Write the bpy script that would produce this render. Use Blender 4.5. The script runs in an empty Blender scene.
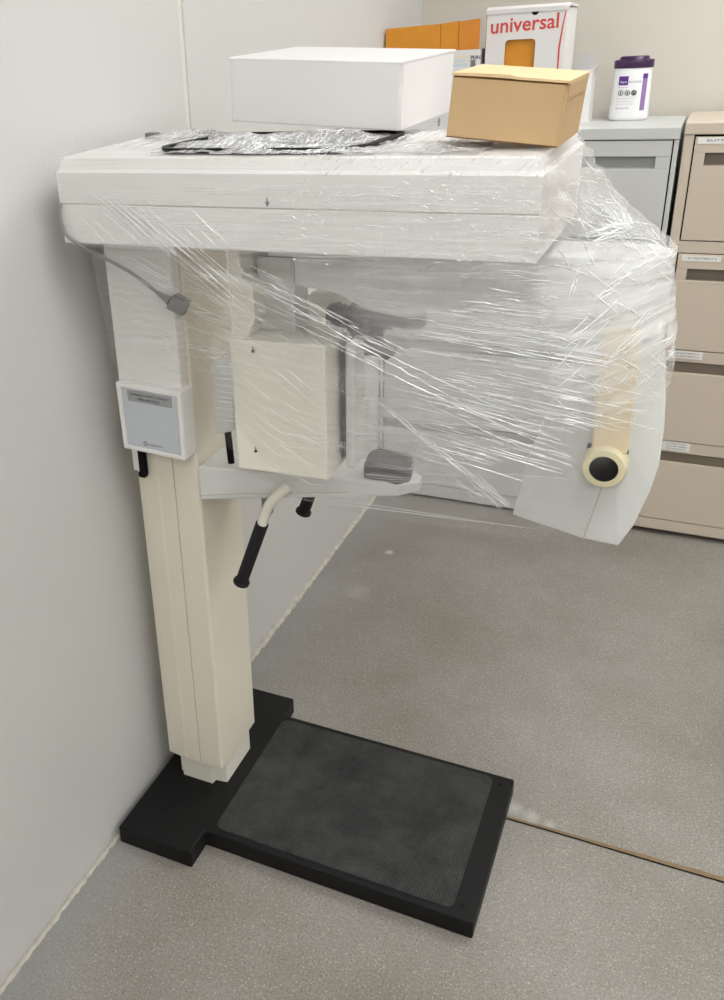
import bpy, bmesh, math, random
from mathutils import Vector, Matrix, noise
from mathutils.bvhtree import BVHTree
random.seed(7)
SC = bpy.context.scene
COL = SC.collection

# ------------------------------------------------------------------ camera
F, PX, PY = 897.0, 251.9, 467.1
CAM = Vector((0.977, 0.0, 1.57))
pa, pb, pc = (math.radians(v) for v in (-26.8, 24.745, 3.10))
fwd = Vector((math.sin(pa)*math.cos(pb), math.cos(pa)*math.cos(pb), -math.sin(pb)))
rgt = Vector((math.cos(pa), -math.sin(pa), 0)); dwn = fwd.cross(rgt)
R0 = rgt*math.cos(pc)+dwn*math.sin(pc); D0 = -rgt*math.sin(pc)+dwn*math.cos(pc)
cd = bpy.data.cameras.new('camera'); cam = bpy.data.objects.new('camera', cd); COL.objects.link(cam)
cd.sensor_fit = 'AUTO'; cd.sensor_width = 36; cd.lens = F/1000*36
cd.shift_x = (362-PX)/1000; cd.shift_y = -(500-PY)/1000
cam.matrix_world = Matrix.Translation(CAM) @ Matrix((R0, -D0, -fwd)).transposed().to_4x4()
SC.camera = cam

def at(x, y, Y):            # the point of the world plane y = Y that a measured direction meets
    d = R0*((x-PX)/F) + D0*((y-PY)/F) + fwd
    return CAM + d*((Y-CAM.y)/d.y)
def dirn(x, y):
    return (R0*((x-PX)/F) + D0*((y-PY)/F) + fwd).normalized()

# ------------------------------------------------------------------ materials
def srgb(r, g, b):
    f = lambda c: (c/255/12.92) if c <= 10 else ((c/255+.055)/1.055)**2.4
    return (f(r), f(g), f(b), 1)
def mat(name, col, rough=.5, metal=0, bump=0, bscale=200, var=0, vscale=3, spec=.5, coat=0):
    m = bpy.data.materials.new(name); m.use_nodes = True
    nt = m.node_tree; b = nt.nodes['Principled BSDF']
    b.inputs['Base Color'].default_value = col; b.inputs['Roughness'].default_value = rough
    b.inputs['Metallic'].default_value = metal; b.inputs['Specular IOR Level'].default_value = spec
    b.inputs['Coat Weight'].default_value = coat
    tc = nt.nodes.new('ShaderNodeTexCoord')
    if var:
        n = nt.nodes.new('ShaderNodeTexNoise'); n.inputs['Scale'].default_value = vscale; n.inputs['Detail'].default_value = 5
        nt.links.new(tc.outputs['Object'], n.inputs['Vector'])
        mx = nt.nodes.new('ShaderNodeMix'); mx.data_type = 'RGBA'
        mx.inputs['A'].default_value = tuple(c*(1-var) for c in col[:3])+(1,)
        mx.inputs['B'].default_value = tuple(min(1, c*(1+var)) for c in col[:3])+(1,)
        nt.links.new(n.outputs['Fac'], mx.inputs['Factor']); nt.links.new(mx.outputs['Result'], b.inputs['Base Color'])
    if bump:
        n = nt.nodes.new('ShaderNodeTexNoise'); n.inputs['Scale'].default_value = bscale; n.inputs['Detail'].default_value = 3
        nt.links.new(tc.outputs['Object'], n.inputs['Vector'])
        bp = nt.nodes.new('ShaderNodeBump'); bp.inputs['Strength'].default_value = bump; bp.inputs['Distance'].default_value = .002
        nt.links.new(n.outputs['Fac'], bp.inputs['Height']); nt.links.new(bp.outputs['Normal'], b.inputs['Normal'])
    return m
M = {}
M['wall'] = mat('painted_wall', srgb(212, 211, 208), .75, bump=.25, bscale=160, var=.015, vscale=1.5)
M['wallb'] = mat('painted_wall_warm', srgb(212, 207, 197), .75, bump=.25, bscale=160, var=.015, vscale=1.5)
M['joint'] = mat('joint_strip', srgb(222, 219, 210), .6)
M['ceil'] = mat('ceiling_tile', srgb(225, 224, 220), .9, bump=.4, bscale=90)
M['cream'] = mat('cream_enamel', srgb(230, 223, 206), .38, bump=.06, bscale=500, var=.015)
M['creamlt'] = mat('pale_cream_enamel', srgb(236, 233, 220), .38, bump=.06, bscale=500, var=.012)
M['white'] = mat('white_plastic', srgb(234, 232, 229), .36, bump=.05, bscale=500, var=.01)
M['cool'] = mat('cool_grey_plastic', srgb(220, 221, 218), .4, bump=.05, bscale=500)
M['yellowed'] = mat('yellowed_plastic', srgb(232, 214, 178), .4, var=.03, vscale=8)
M['ring'] = mat('ivory_plastic', srgb(226, 216, 180), .35)
M['plate'] = mat('control_plate', srgb(196, 200, 206), .3)
M['tagm'] = mat('aluminium_tag', srgb(165, 166, 168), .4, metal=.3)
M['print'] = mat('dark_print', srgb(60, 60, 64), .6)
M['black'] = mat('black_enamel', srgb(20, 20, 21), .5, bump=.1, bscale=300, var=.1, spec=.22)
M['rubber'] = mat('black_foam', srgb(20, 20, 21), .85, bump=.5, bscale=900)
M['darkgrey'] = mat('dark_grey_plastic', srgb(34, 36, 42), .45)
M['groove'] = mat('shadow_gap', srgb(196, 188, 172), .8)
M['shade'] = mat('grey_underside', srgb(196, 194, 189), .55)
M['cable'] = mat('grey_cable', srgb(140, 139, 138), .5)
M['plug'] = mat('grey_plug', srgb(120, 118, 116), .5, bump=.3, bscale=400)
M['greycab'] = mat('grey_steel_enamel', srgb(203, 205, 202), .35, bump=.06, bscale=900)
M['tancab'] = mat('tan_steel_enamel', srgb(208, 195, 178), .35, bump=.06, bscale=900)
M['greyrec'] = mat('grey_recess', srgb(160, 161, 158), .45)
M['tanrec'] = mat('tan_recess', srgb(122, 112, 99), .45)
M['dark'] = mat('dark_gap', srgb(22, 21, 20), .8, spec=.1)
M['metal'] = mat('steel', srgb(170, 170, 170), .25, metal=1)
M['wbox'] = mat('white_cardboard', srgb(232, 230, 229), .5, var=.01, vscale=5)
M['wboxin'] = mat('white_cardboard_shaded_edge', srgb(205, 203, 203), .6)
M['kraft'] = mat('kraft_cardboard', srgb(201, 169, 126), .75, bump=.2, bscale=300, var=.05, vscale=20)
M['kraftlit'] = mat('kraft_cardboard_lit', srgb(230, 200, 154), .7, bump=.2, bscale=300, var=.04, vscale=20)  # lid tone with the brighter light on the box top put into it
M['kraftedge'] = mat('kraft_cut_edge', srgb(120, 84, 48), .9)
M['orange'] = mat('manila_orange', srgb(226, 150, 42), .55, var=.12, vscale=25)
M['orange2'] = mat('manila_deep_orange', srgb(222, 140, 48), .55, var=.1, vscale=25)
M['red'] = mat('red_print', srgb(214, 78, 72), .5)
M['maroon'] = mat('dark_red_print', srgb(88, 26, 40), .6)
M['green'] = mat('green_print', srgb(90, 130, 105), .6)
M['paleblue'] = mat('pale_blue_print', srgb(205, 224, 232), .6)
M['cream_print'] = mat('cream_print', srgb(240, 226, 196), .6)
M['canister'] = mat('white_polyethylene', srgb(240, 240, 242), .3)
M['purple'] = mat('purple_plastic', srgb(60, 30, 72), .3)
M['purpleprint'] = mat('purple_print', srgb(90, 40, 140), .4)
M['lilacprint'] = mat('lilac_print', srgb(150, 120, 178), .4)
M['paper'] = mat('white_label', srgb(236, 235, 232), .5)
M['grime'] = mat('grimy_caulk', srgb(194, 188, 177), .95, bump=.5, bscale=220, var=.4, vscale=40)
M['jointfill'] = mat('tan_joint_filler', srgb(132, 112, 84), .85, bump=.6, bscale=200, var=.25, vscale=30)

def platform_mat():
    m = mat('ribbed_rubber_mat', srgb(48, 48, 49), .6, spec=.25); nt = m.node_tree; b = nt.nodes['Principled BSDF']
    tc = nt.nodes.new('ShaderNodeTexCoord')
    mp = nt.nodes.new('ShaderNodeMapping'); nt.links.new(tc.outputs['Object'], mp.inputs['Vector'])
    mp.inputs['Scale'].default_value = (1, 1, 1)
    w = nt.nodes.new('ShaderNodeTexWave'); w.bands_direction = 'X'; w.wave_profile = 'SIN'
    w.inputs['Scale'].default_value = 55; w.inputs['Distortion'].default_value = 0
    # zigzag: shift x by a fine triangle of y
    sx = nt.nodes.new('ShaderNodeSeparateXYZ'); nt.links.new(mp.outputs['Vector'], sx.inputs[0])
    pp = nt.nodes.new('ShaderNodeMath'); pp.operation = 'PINGPONG'; pp.inputs[1].default_value = .0035
    nt.links.new(sx.outputs['Y'], pp.inputs[0])
    ad = nt.nodes.new('ShaderNodeMath'); ad.operation = 'ADD'
    nt.links.new(sx.outputs['X'], ad.inputs[0]); nt.links.new(pp.outputs[0], ad.inputs[1])
    cb = nt.nodes.new('ShaderNodeCombineXYZ'); nt.links.new(ad.outputs[0], cb.inputs['X'])
    nt.links.new(cb.outputs[0], w.inputs['Vector'])
    bp = nt.nodes.new('ShaderNodeBump'); bp.inputs['Strength'].default_value = .9; bp.inputs['Distance'].default_value = .0015
    nt.links.new(w.outputs['Fac'], bp.inputs['Height']); nt.links.new(bp.outputs['Normal'], b.inputs['Normal'])
    n = nt.nodes.new('ShaderNodeTexNoise'); n.inputs['Scale'].default_value = 14; n.inputs['Detail'].default_value = 8; n.inputs['Roughness'].default_value = .7
    nt.links.new(tc.outputs['Object'], n.inputs['Vector'])
    cr = nt.nodes.new('ShaderNodeValToRGB'); cr.color_ramp.elements[0].position = .3; cr.color_ramp.elements[1].position = .75
    cr.color_ramp.elements[0].color = srgb(44, 44, 45); cr.color_ramp.elements[1].color = srgb(92, 92, 92)
    nt.links.new(n.outputs['Fac'], cr.inputs[0])
    mx = nt.nodes.new('ShaderNodeMix'); mx.data_type = 'RGBA'; mx.blend_type = 'MULTIPLY'; mx.inputs['Factor'].default_value = .7
    nt.links.new(cr.outputs['Color'], mx.inputs['A']); nt.links.new(w.outputs['Color'], mx.inputs['B'])
    nt.links.new(mx.outputs['Result'], b.inputs['Base Color'])
    return m
M['mat'] = platform_mat()

SCUFFS_AND_GLINT = ((.186, 2.571, .016, .9), (.17, 2.30, .04, .18), (.79, 1.585, .022, .5), (.83, 1.575, .02, .45), (.87, 1.568, .014, .4))
def concrete():
    m = bpy.data.materials.new('polished_concrete'); m.use_nodes = True; nt = m.node_tree; N = nt.nodes; L = nt.links
    b = N['Principled BSDF']; tc = N.new('ShaderNodeTexCoord')
    n1 = N.new('ShaderNodeTexNoise'); n1.inputs['Scale'].default_value = 1.7; n1.inputs['Detail'].default_value = 8; n1.inputs['Roughness'].default_value = .62
    n2 = N.new('ShaderNodeTexNoise'); n2.inputs['Scale'].default_value = 210; n2.inputs['Detail'].default_value = 6; n2.inputs['Roughness'].default_value = .75
    v = N.new('ShaderNodeTexVoronoi'); v.inputs['Scale'].default_value = 210
    for n in (n1, n2, v): L.new(tc.outputs['Object'], n.inputs['Vector'])
    c1 = N.new('ShaderNodeValToRGB'); e = c1.color_ramp.elements
    e[0].position = .32; e[0].color = srgb(133, 127, 119); e[1].position = .68; e[1].color = srgb(158, 156, 152)
    L.new(n1.outputs['Fac'], c1.inputs[0])
    c2 = N.new('ShaderNodeValToRGB'); e = c2.color_ramp.elements
    e[0].position = .34; e[0].color = (.42, .4, .37, 1); e[1].position = .66; e[1].color = (1.4, 1.38, 1.33, 1)
    L.new(n2.outputs['Fac'], c2.inputs[0])
    m1 = N.new('ShaderNodeMix'); m1.data_type = 'RGBA'; m1.blend_type = 'MULTIPLY'; m1.inputs['Factor'].default_value = .6
    L.new(c1.outputs['Color'], m1.inputs['A']); L.new(c2.outputs['Color'], m1.inputs['B'])
    # pale and dark aggregate grains
    c3 = N.new('ShaderNodeValToRGB'); e = c3.color_ramp.elements
    e[0].position = .0; e[0].color = (1, 1, 1, 1); e[1].position = .36; e[1].color = (0, 0, 0, 1)
    L.new(v.outputs['Distance'], c3.inputs[0])
    sp = N.new('ShaderNodeSeparateColor'); L.new(v.outputs['Color'], sp.inputs[0])
    th = N.new('ShaderNodeMath'); th.operation = 'GREATER_THAN'; th.inputs[1].default_value = .62; L.new(sp.outputs['Red'], th.inputs[0])
    mu = N.new('ShaderNodeMath'); mu.operation = 'MULTIPLY'; L.new(c3.outputs['Color'], mu.inputs[0]); L.new(th.outputs[0], mu.inputs[1])
    m2 = N.new('ShaderNodeMix'); m2.data_type = 'RGBA'; L.new(mu.outputs[0], m2.inputs['Factor'])
    L.new(m1.outputs['Result'], m2.inputs['A']); m2.inputs['B'].default_value = srgb(214, 204, 186)
    th2 = N.new('ShaderNodeMath'); th2.operation = 'GREATER_THAN'; th2.inputs[1].default_value = .78; L.new(sp.outputs['Green'], th2.inputs[0])
    mu2 = N.new('ShaderNodeMath'); mu2.operation = 'MULTIPLY'; L.new(c3.outputs['Color'], mu2.inputs[0]); L.new(th2.outputs[0], mu2.inputs[1])
    m3 = N.new('ShaderNodeMix'); m3.data_type = 'RGBA'; L.new(mu2.outputs[0], m3.inputs['Factor'])
    L.new(m2.outputs['Result'], m3.inputs['A']); m3.inputs['B'].default_value = srgb(72, 67, 62)
    # pale dust band where the floor meets the left wall
    sx = N.new('ShaderNodeSeparateXYZ'); L.new(tc.outputs['Object'], sx.inputs[0])
    n4 = N.new('ShaderNodeTexNoise'); n4.inputs['Scale'].default_value = 9; n4.inputs['Detail'].default_value = 4; L.new(tc.outputs['Object'], n4.inputs['Vector'])
    ma = N.new('ShaderNodeMath'); ma.operation = 'MULTIPLY_ADD'; ma.inputs[1].default_value = .12; L.new(n4.outputs['Fac'], ma.inputs[0]); L.new(sx.outputs['X'], ma.inputs[2])
    mr = N.new('ShaderNodeMapRange'); mr.inputs['From Min'].default_value = .07; mr.inputs['From Max'].default_value = .2; mr.inputs['To Min'].default_value = .55; mr.inputs['To Max'].default_value = 0
    L.new(ma.outputs[0], mr.inputs['Value'])
    m4 = N.new('ShaderNodeMix'); m4.data_type = 'RGBA'; L.new(mr.outputs['Result'], m4.inputs['Factor'])
    L.new(m3.outputs['Result'], m4.inputs['A']); m4.inputs['B'].default_value = srgb(150, 152, 152)
    # pale paint scuffs, and one reflection spot painted into the slab colour
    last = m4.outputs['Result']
    for (px_, py_, rr, k) in SCUFFS_AND_GLINT:
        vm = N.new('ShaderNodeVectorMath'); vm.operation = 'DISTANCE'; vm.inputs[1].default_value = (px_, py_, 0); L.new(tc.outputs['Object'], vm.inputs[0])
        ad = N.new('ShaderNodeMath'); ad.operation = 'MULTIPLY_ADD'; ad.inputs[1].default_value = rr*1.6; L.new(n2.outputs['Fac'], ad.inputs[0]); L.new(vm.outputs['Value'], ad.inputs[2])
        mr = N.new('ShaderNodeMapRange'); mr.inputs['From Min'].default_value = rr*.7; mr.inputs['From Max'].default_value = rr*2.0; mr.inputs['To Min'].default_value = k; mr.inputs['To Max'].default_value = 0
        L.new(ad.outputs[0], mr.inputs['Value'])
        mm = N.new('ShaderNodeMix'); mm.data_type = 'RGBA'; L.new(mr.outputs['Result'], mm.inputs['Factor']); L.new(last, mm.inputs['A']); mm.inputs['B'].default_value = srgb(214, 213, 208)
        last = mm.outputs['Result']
    L.new(last, b.inputs['Base Color'])
    b.inputs['Roughness'].default_value = .42; b.inputs['Specular IOR Level'].default_value = .35
    bp = N.new('ShaderNodeBump'); bp.inputs['Strength'].default_value = .12; bp.inputs['Distance'].default_value = .002
    L.new(n2.outputs['Fac'], bp.inputs['Height']); L.new(bp.outputs['Normal'], b.inputs['Normal'])
    return m
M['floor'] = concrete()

def film_mat(name, milk, bump, su, sv, gloss=.10, tint=(.97, .97, .965, 1)):
    """clear stretch film: mostly see-through, milky where layers pile up, glossy wrinkles run along u"""
    m = bpy.data.materials.new(name); m.use_nodes = True; nt = m.node_tree; N = nt.nodes; L = nt.links
    N.remove(N['Principled BSDF']); out = N['Material Output']
    uv = N.new('ShaderNodeUVMap'); uv.uv_map = 'UVMap'
    mp = N.new('ShaderNodeMapping'); mp.inputs['Scale'].default_value = (su, sv, 1); L.new(uv.outputs[0], mp.inputs['Vector'])
    n1 = N.new('ShaderNodeTexNoise'); n1.inputs['Scale'].default_value = 1; n1.inputs['Detail'].default_value = 6; n1.inputs['Roughness'].default_value = .65
    L.new(mp.outputs[0], n1.inputs['Vector'])
    mp2 = N.new('ShaderNodeMapping'); mp2.inputs['Scale'].default_value = (su*1.1, sv*.55, 1); L.new(uv.outputs[0], mp2.inputs['Vector'])
    n2 = N.new('ShaderNodeTexNoise'); n2.inputs['Scale'].default_value = 1; n2.inputs['Detail'].default_value = 3
    L.new(mp2.outputs[0], n2.inputs['Vector'])
    at_ = N.new('ShaderNodeAttribute'); at_.attribute_name = 'layers'
    mr = N.new('ShaderNodeMapRange'); mr.inputs['From Min'].default_value = .3; mr.inputs['From Max'].default_value = .72
    mr.inputs['To Min'].default_value = milk*.55; mr.inputs['To Max'].default_value = milk*1.75; L.new(n2.outputs['Fac'], mr.inputs['Value'])
    mu = N.new('ShaderNodeMath'); mu.operation = 'MULTIPLY'; mu.use_clamp = True
    L.new(mr.outputs['Result'], mu.inputs[0]); L.new(at_.outputs['Fac'], mu.inputs[1])
    bp = N.new('ShaderNodeBump'); bp.inputs['Strength'].default_value = bump; bp.inputs['Distance'].default_value = .006
    L.new(n1.outputs['Fac'], bp.inputs['Height'])
    tr = N.new('ShaderNodeBsdfTransparent'); tr.inputs[0].default_value = (.995, .995, .993, 1)
    df = N.new('ShaderNodeBsdfDiffuse'); df.inputs[0].default_value = tint
    tl = N.new('ShaderNodeBsdfTranslucent'); tl.inputs[0].default_value = tint
    dm = N.new('ShaderNodeMixShader'); dm.inputs[0].default_value = .18; L.new(df.outputs[0], dm.inputs[1]); L.new(tl.outputs[0], dm.inputs[2])
    a = N.new('ShaderNodeMixShader'); L.new(mu.outputs[0], a.inputs[0]); L.new(tr.outputs[0], a.inputs[1]); L.new(dm.outputs[0], a.inputs[2])
    gl = N.new('ShaderNodeBsdfGlossy'); gl.inputs['Roughness'].default_value = .07; L.new(bp.outputs[0], gl.inputs['Normal'])
    fr = N.new('ShaderNodeMath'); fr.operation = 'MULTIPLY'; fr.inputs[1].default_value = gloss; fr.use_clamp = True
    L.new(at_.outputs['Fac'], fr.inputs[0])
    g = N.new('ShaderNodeMixShader'); L.new(fr.outputs[0], g.inputs[0]); L.new(a.outputs[0], g.inputs[1]); L.new(gl.outputs[0], g.inputs[2])
    L.new(g.outputs[0], out.inputs['Surface'])
    return m
M['film'] = film_mat('stretch_film_taut', .25, .9, 4, 45)
M['filmtop'] = film_mat('stretch_film_crumpled', .20, 1.0, 10, 40, gloss=.22)
M['filmbeam'] = film_mat('stretch_film_hugging', .12, .6, 2, 60, gloss=.07)

def strand_mat(name, alpha):
    m = bpy.data.materials.new(name); m.use_nodes = True; nt = m.node_tree; N = nt.nodes; L = nt.links
    b = N['Principled BSDF']; b.inputs['Base Color'].default_value = (.95, .95, .95, 1); b.inputs['Roughness'].default_value = .15
    b.inputs['Specular IOR Level'].default_value = 1.0
    b.inputs['Alpha'].default_value = alpha
    return m
M['crease_glint'] = strand_mat('film_glint_bright', .85)  # white strand colour stands in for lamp highlights on film folds
M['crease_glint2'] = strand_mat('film_glint_faint', .38)

def emis(name, s):
    m = bpy.data.materials.new(name); m.use_nodes = True; b = m.node_tree.nodes['Principled BSDF']
    b.inputs['Base Color'].default_value = (.9, .9, .9, 1)
    b.inputs['Emission Color'].default_value = (.995, .998, .992, 1); b.inputs['Emission Strength'].default_value = s
    return m

# ------------------------------------------------------------------ mesh helpers
def box(bm, x0, x1, y0, y1, z0, z1):
    v = [bm.verts.new(p) for p in ((x0,y0,z0),(x1,y0,z0),(x1,y1,z0),(x0,y1,z0),(x0,y0,z1),(x1,y0,z1),(x1,y1,z1),(x0,y1,z1))]
    for f in ((3,2,1,0),(4,5,6,7),(0,1,5,4),(1,2,6,5),(2,3,7,6),(3,0,4,7)): bm.faces.new([v[i] for i in f])
def loft(bm, rings, cap=True):
    R = [[bm.verts.new(p) for p in r] for r in rings]
    n = len(R[0])
    for a, b in zip(R, R[1:]):
        for i in range(n): bm.faces.new((a[i], a[(i+1) % n], b[(i+1) % n], b[i]))
    if cap:
        bm.faces.new(R[0][::-1]); bm.faces.new(R[-1])
def prism(bm, pts, axis, a, b):
    def P(p, t):
        return {'z': (p[0], p[1], t), 'y': (p[0], t, p[1]), 'x': (t, p[0], p[1])}[axis]
    loft(bm, [[P(p, a) for p in pts], [P(p, b) for p in pts]])
def frame(p, d):
    d = d.normalized(); u = d.cross(Vector((0, 0, 1)))
    if u.length < 1e-3: u = d.cross(Vector((1, 0, 0)))
    u.normalize(); return u, d.cross(u).normalized()
def tube(bm, pts, r, n=10, r1=None):
    pts = [Vector(p) for p in pts]; rings = []
    for i, p in enumerate(pts):
        d = (pts[min(i+1, len(pts)-1)] - pts[max(i-1, 0)])
        u, w = frame(p, d); rr = r if r1 is None else r+(r1-r)*i/(len(pts)-1)
        if callable(r): rr = r(i/(len(pts)-1))
        rings.append([p+u*rr*math.cos(2*math.pi*k/n)+w*rr*math.sin(2*math.pi*k/n) for k in range(n)])
    loft(bm, rings)
def lathe(bm, c, prof, n=40, axis='z', sx=1, sy=1):
    rings = []
    for r, h in prof:
        ring = []
        for k in range(n):
            a = 2*math.pi*k/n; x, y = r*sx*math.cos(a), r*sy*math.sin(a)
            ring.append({'z': (c[0]+x, c[1]+y, c[2]+h), 'y': (c[0]+x, c[1]+h, c[2]+y), 'x': (c[0]+h, c[1]+x, c[2]+y)}[axis])
        rings.append(ring)
    loft(bm, rings)
def spline(pts, n=8):
    pts = [Vector(p) for p in pts]; out = []
    for i in range(len(pts)-1):
        p0, p1, p2, p3 = pts[max(i-1, 0)], pts[i], pts[i+1], pts[min(i+2, len(pts)-1)]
        for k in range(n):
            t = k/n
            out.append(.5*((2*p1)+(p2-p0)*t+(2*p0-5*p1+4*p2-p3)*t*t+(3*p1-p0-3*p2+p3)*t**3))
    return out+[pts[-1]]
def rrect(x0, x1, y0, y1, r, n=5):
    out = []
    for cx, cy, a0 in ((x1-r, y0+r, -90), (x1-r, y1-r, 0), (x0+r, y1-r, 90), (x0+r, y0+r, 180)):
        for k in range(n+1):
            a = math.radians(a0+90*k/n); out.append((cx+r*math.cos(a), cy+r*math.sin(a)))
    return out
def wm(o):
    m = o.matrix_basis.copy()
    while o.parent: o = o.parent; m = o.matrix_basis @ m
    return m
def obj(name, bm, m, parent=None, bevel=0, smooth=False, local=False, seg=2):
    bmesh.ops.recalc_face_normals(bm, faces=bm.faces)
    me = bpy.data.meshes.new(name)
    if parent and not local: bm.transform(wm(parent).inverted())
    bm.to_mesh(me); bm.free(); me.materials.append(M[m] if isinstance(m, str) else m)
    o = bpy.data.objects.new(name, me); COL.objects.link(o); o.parent = parent
    if smooth:
        for p in me.polygons: p.use_smooth = True
        if hasattr(me, 'set_sharp_from_angle'): me.set_sharp_from_angle(angle=math.radians(35))
    if bevel:
        b = o.modifiers.new('bevel', 'BEVEL'); b.width = bevel; b.segments = seg; b.limit_method = 'ANGLE'; b.angle_limit = math.radians(35)
    return o
def one(fn, *a, **k):
    bm = bmesh.new(); fn(bm, *a, **k); return bm
def thing(name, label, cat, loc=(0, 0, 0), rot=None, group=None):
    o = bpy.data.objects.new(name, None); COL.objects.link(o); o.empty_display_size = .05
    o.matrix_basis = Matrix.Translation(loc) @ (rot.to_4x4() if rot else Matrix.Identity(4))
    return tag(o, label, cat, group)
def tag(o, label, cat, group=None):
    o['label'] = label; o['category'] = cat
    if group: o['group'] = group
    return o
def struct(o): o['kind'] = 'structure'; return o
def base_origin(o):       # move a single mesh's origin to its base
    me = o.data; xs = [v.co for v in me.vertices]
    c = Vector((sum(v.x for v in xs)/len(xs), sum(v.y for v in xs)/len(xs), min(v.z for v in xs)))
    me.transform(Matrix.Translation(-c)); o.matrix_basis = o.matrix_basis @ Matrix.Translation(c); return o
_tc = 0
def text(name, s, origin, xdir, ydir, width=None, height=None, m='print', parent=None, off=.0004, bold=0, local=False):
    """lettering standing on a face: origin = lower left corner"""
    cu = bpy.data.curves.new('lettering', 'FONT'); cu.body = s; cu.size = 1; cu.offset = bold; cu.resolution_u = 3
    t = bpy.data.objects.new('lettering', cu); COL.objects.link(t)
    dg = bpy.context.evaluated_depsgraph_get(); me = bpy.data.meshes.new_from_object(t.evaluated_get(dg))
    bpy.data.objects.remove(t)
    xs = [v.co.x for v in me.vertices]; ys = [v.co.y for v in me.vertices]
    x0, y0 = min(xs), min(ys); W, H = max(xs)-x0, max(ys)-y0
    sx = width/W if width else height/H; sy = height/H if height else sx
    X = Vector(xdir).normalized(); Y = Vector(ydir).normalized(); Z = X.cross(Y)
    O = Vector(origin)
    for v in me.vertices:
        v.co = O + X*((v.co.x-x0)*sx) + Y*((v.co.y-y0)*sy) + Z*off
    if parent and not local: me.transform(wm(parent).inverted())
    me.materials.append(M[m]); me.name = name
    o = bpy.data.objects.new(name, me); COL.objects.link(o); o.parent = parent
    return o
XX, YY, ZZ = Vector((1, 0, 0)), Vector((0, 1, 0)), Vector((0, 0, 1))

# ------------------------------------------------------------------ room
XR, YB, YF_, H = 4.6, 3.45, -2.2, 2.75
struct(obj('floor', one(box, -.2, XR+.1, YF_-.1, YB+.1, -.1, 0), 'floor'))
bm = bmesh.new(); box(bm, -.12, 0, YF_, 1.722, 0, H); box(bm, -.12, 0, 1.742, YB+.12, 0, H)
struct(obj('wall_left', bm, 'wall', bevel=.002))
struct(obj('trim_1', one(box, -.10, -.004, 1.722, 1.742, 0, H), 'joint'))
struct(obj('wall_back', one(box, 0, XR, YB, YB+.12, 0, H), 'wallb'))
struct(obj('wall_right', one(box, XR, XR+.12, YF_, YB+.12, 0, H), 'wall'))
struct(obj('wall_front', one(box, -.12, XR+.12, YF_-.12, YF_, 0, H), 'wall'))
struct(obj('ceiling', one(box, -.12, XR+.12, YF_-.12, YB+.12, H, H+.1), 'ceil'))
# chipped paint and caulk line along the foot of the left wall
bm = bmesh.new(); n = 420
top = []; bot = []; ed = []
for i in range(n+1):
    y = -.2+(YB+.2)*i/n
    k_ = min(1, max(0, (y-1.5)/.6)); w = .007+.006*k_+.006*abs(noise.noise(Vector((y*23, 0, 3))))+.006*noise.noise(Vector((y*75, 2, 0)))
    h = .006+.010*max(0, noise.noise(Vector((y*7, 5, 0)))+.25)+.005*noise.noise(Vector((y*45, 7, 0)))
    top.append(bm.verts.new((.0015, y, max(.003, h)))); ed.append(bm.verts.new((w*.5, y, .003))); bot.append(bm.verts.new((w, y, .0006)))
for i in range(n):
    bm.faces.new((top[i], top[i+1], ed[i+1], ed[i])); bm.faces.new((ed[i], ed[i+1], bot[i+1], bot[i]))
struct(obj('trim_2', bm, 'grime'))
# saw-cut joint in the slab, filled and dirty
bm = bmesh.new(); pts = []
for i in range(241):
    x = .1+(XR-.1)*i/240; y = 1.553+.002*noise.noise(Vector((x*6, 0, 0)))
    pts.append((x, y))
v = [(bm.verts.new((x, y-.0042-.0015*noise.noise(Vector((x*30, 1, 0))), .0008)), bm.verts.new((x, y+.003+.007*min(1, max(0, (x-.78)/.45))+.003*noise.noise(Vector((x*22, 9, 0))), .0008))) for x, y in pts]
for a, b in zip(v, v[1:]): bm.faces.new((a[0], b[0], b[1], a[1]))
struct(obj('trim_3', bm, 'jointfill'))
bm = bmesh.new()
v = [(bm.verts.new((x, y-.0068, .0012)), bm.verts.new((x, y-.0028-.001*abs(noise.noise(Vector((x*26, 4, 0)))), .0012))) for x, y in pts]
for a, b in zip(v, v[1:]): bm.faces.new((a[0], b[0], b[1], a[1]))
struct(obj('trim_4', bm, 'dark'))

# ceiling light fittings (they lie above the picture and light the room)
EM = emis('lamp_diffuser', 10.3)
LP = [(1.2, .6), (1.2, 2.5), (3.2, .6), (3.2, 2.5), (1.2, -1.3), (3.2, -1.3)]
for i, (x, y) in enumerate(LP):
    t = thing('ceiling_light', 'recessed rectangular ceiling light panel in the white ceiling', 'ceiling light', (x, y, H-.03), group='ceiling light panels')
    bm = bmesh.new()
    box(bm, x-.31, x+.31, y-.61, y-.585, H-.03, H); box(bm, x-.31, x+.31, y+.585, y+.61, H-.03, H)
    box(bm, x-.31, x-.285, y-.585, y+.585, H-.03, H); box(bm, x+.285, x+.31, y-.585, y+.585, H-.03, H)
    obj('frame', bm, 'white', t)
    obj('diffuser', one(box, x-.285, x+.285, y-.585, y+.585, H-.018, H-.002), EM, t)

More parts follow.
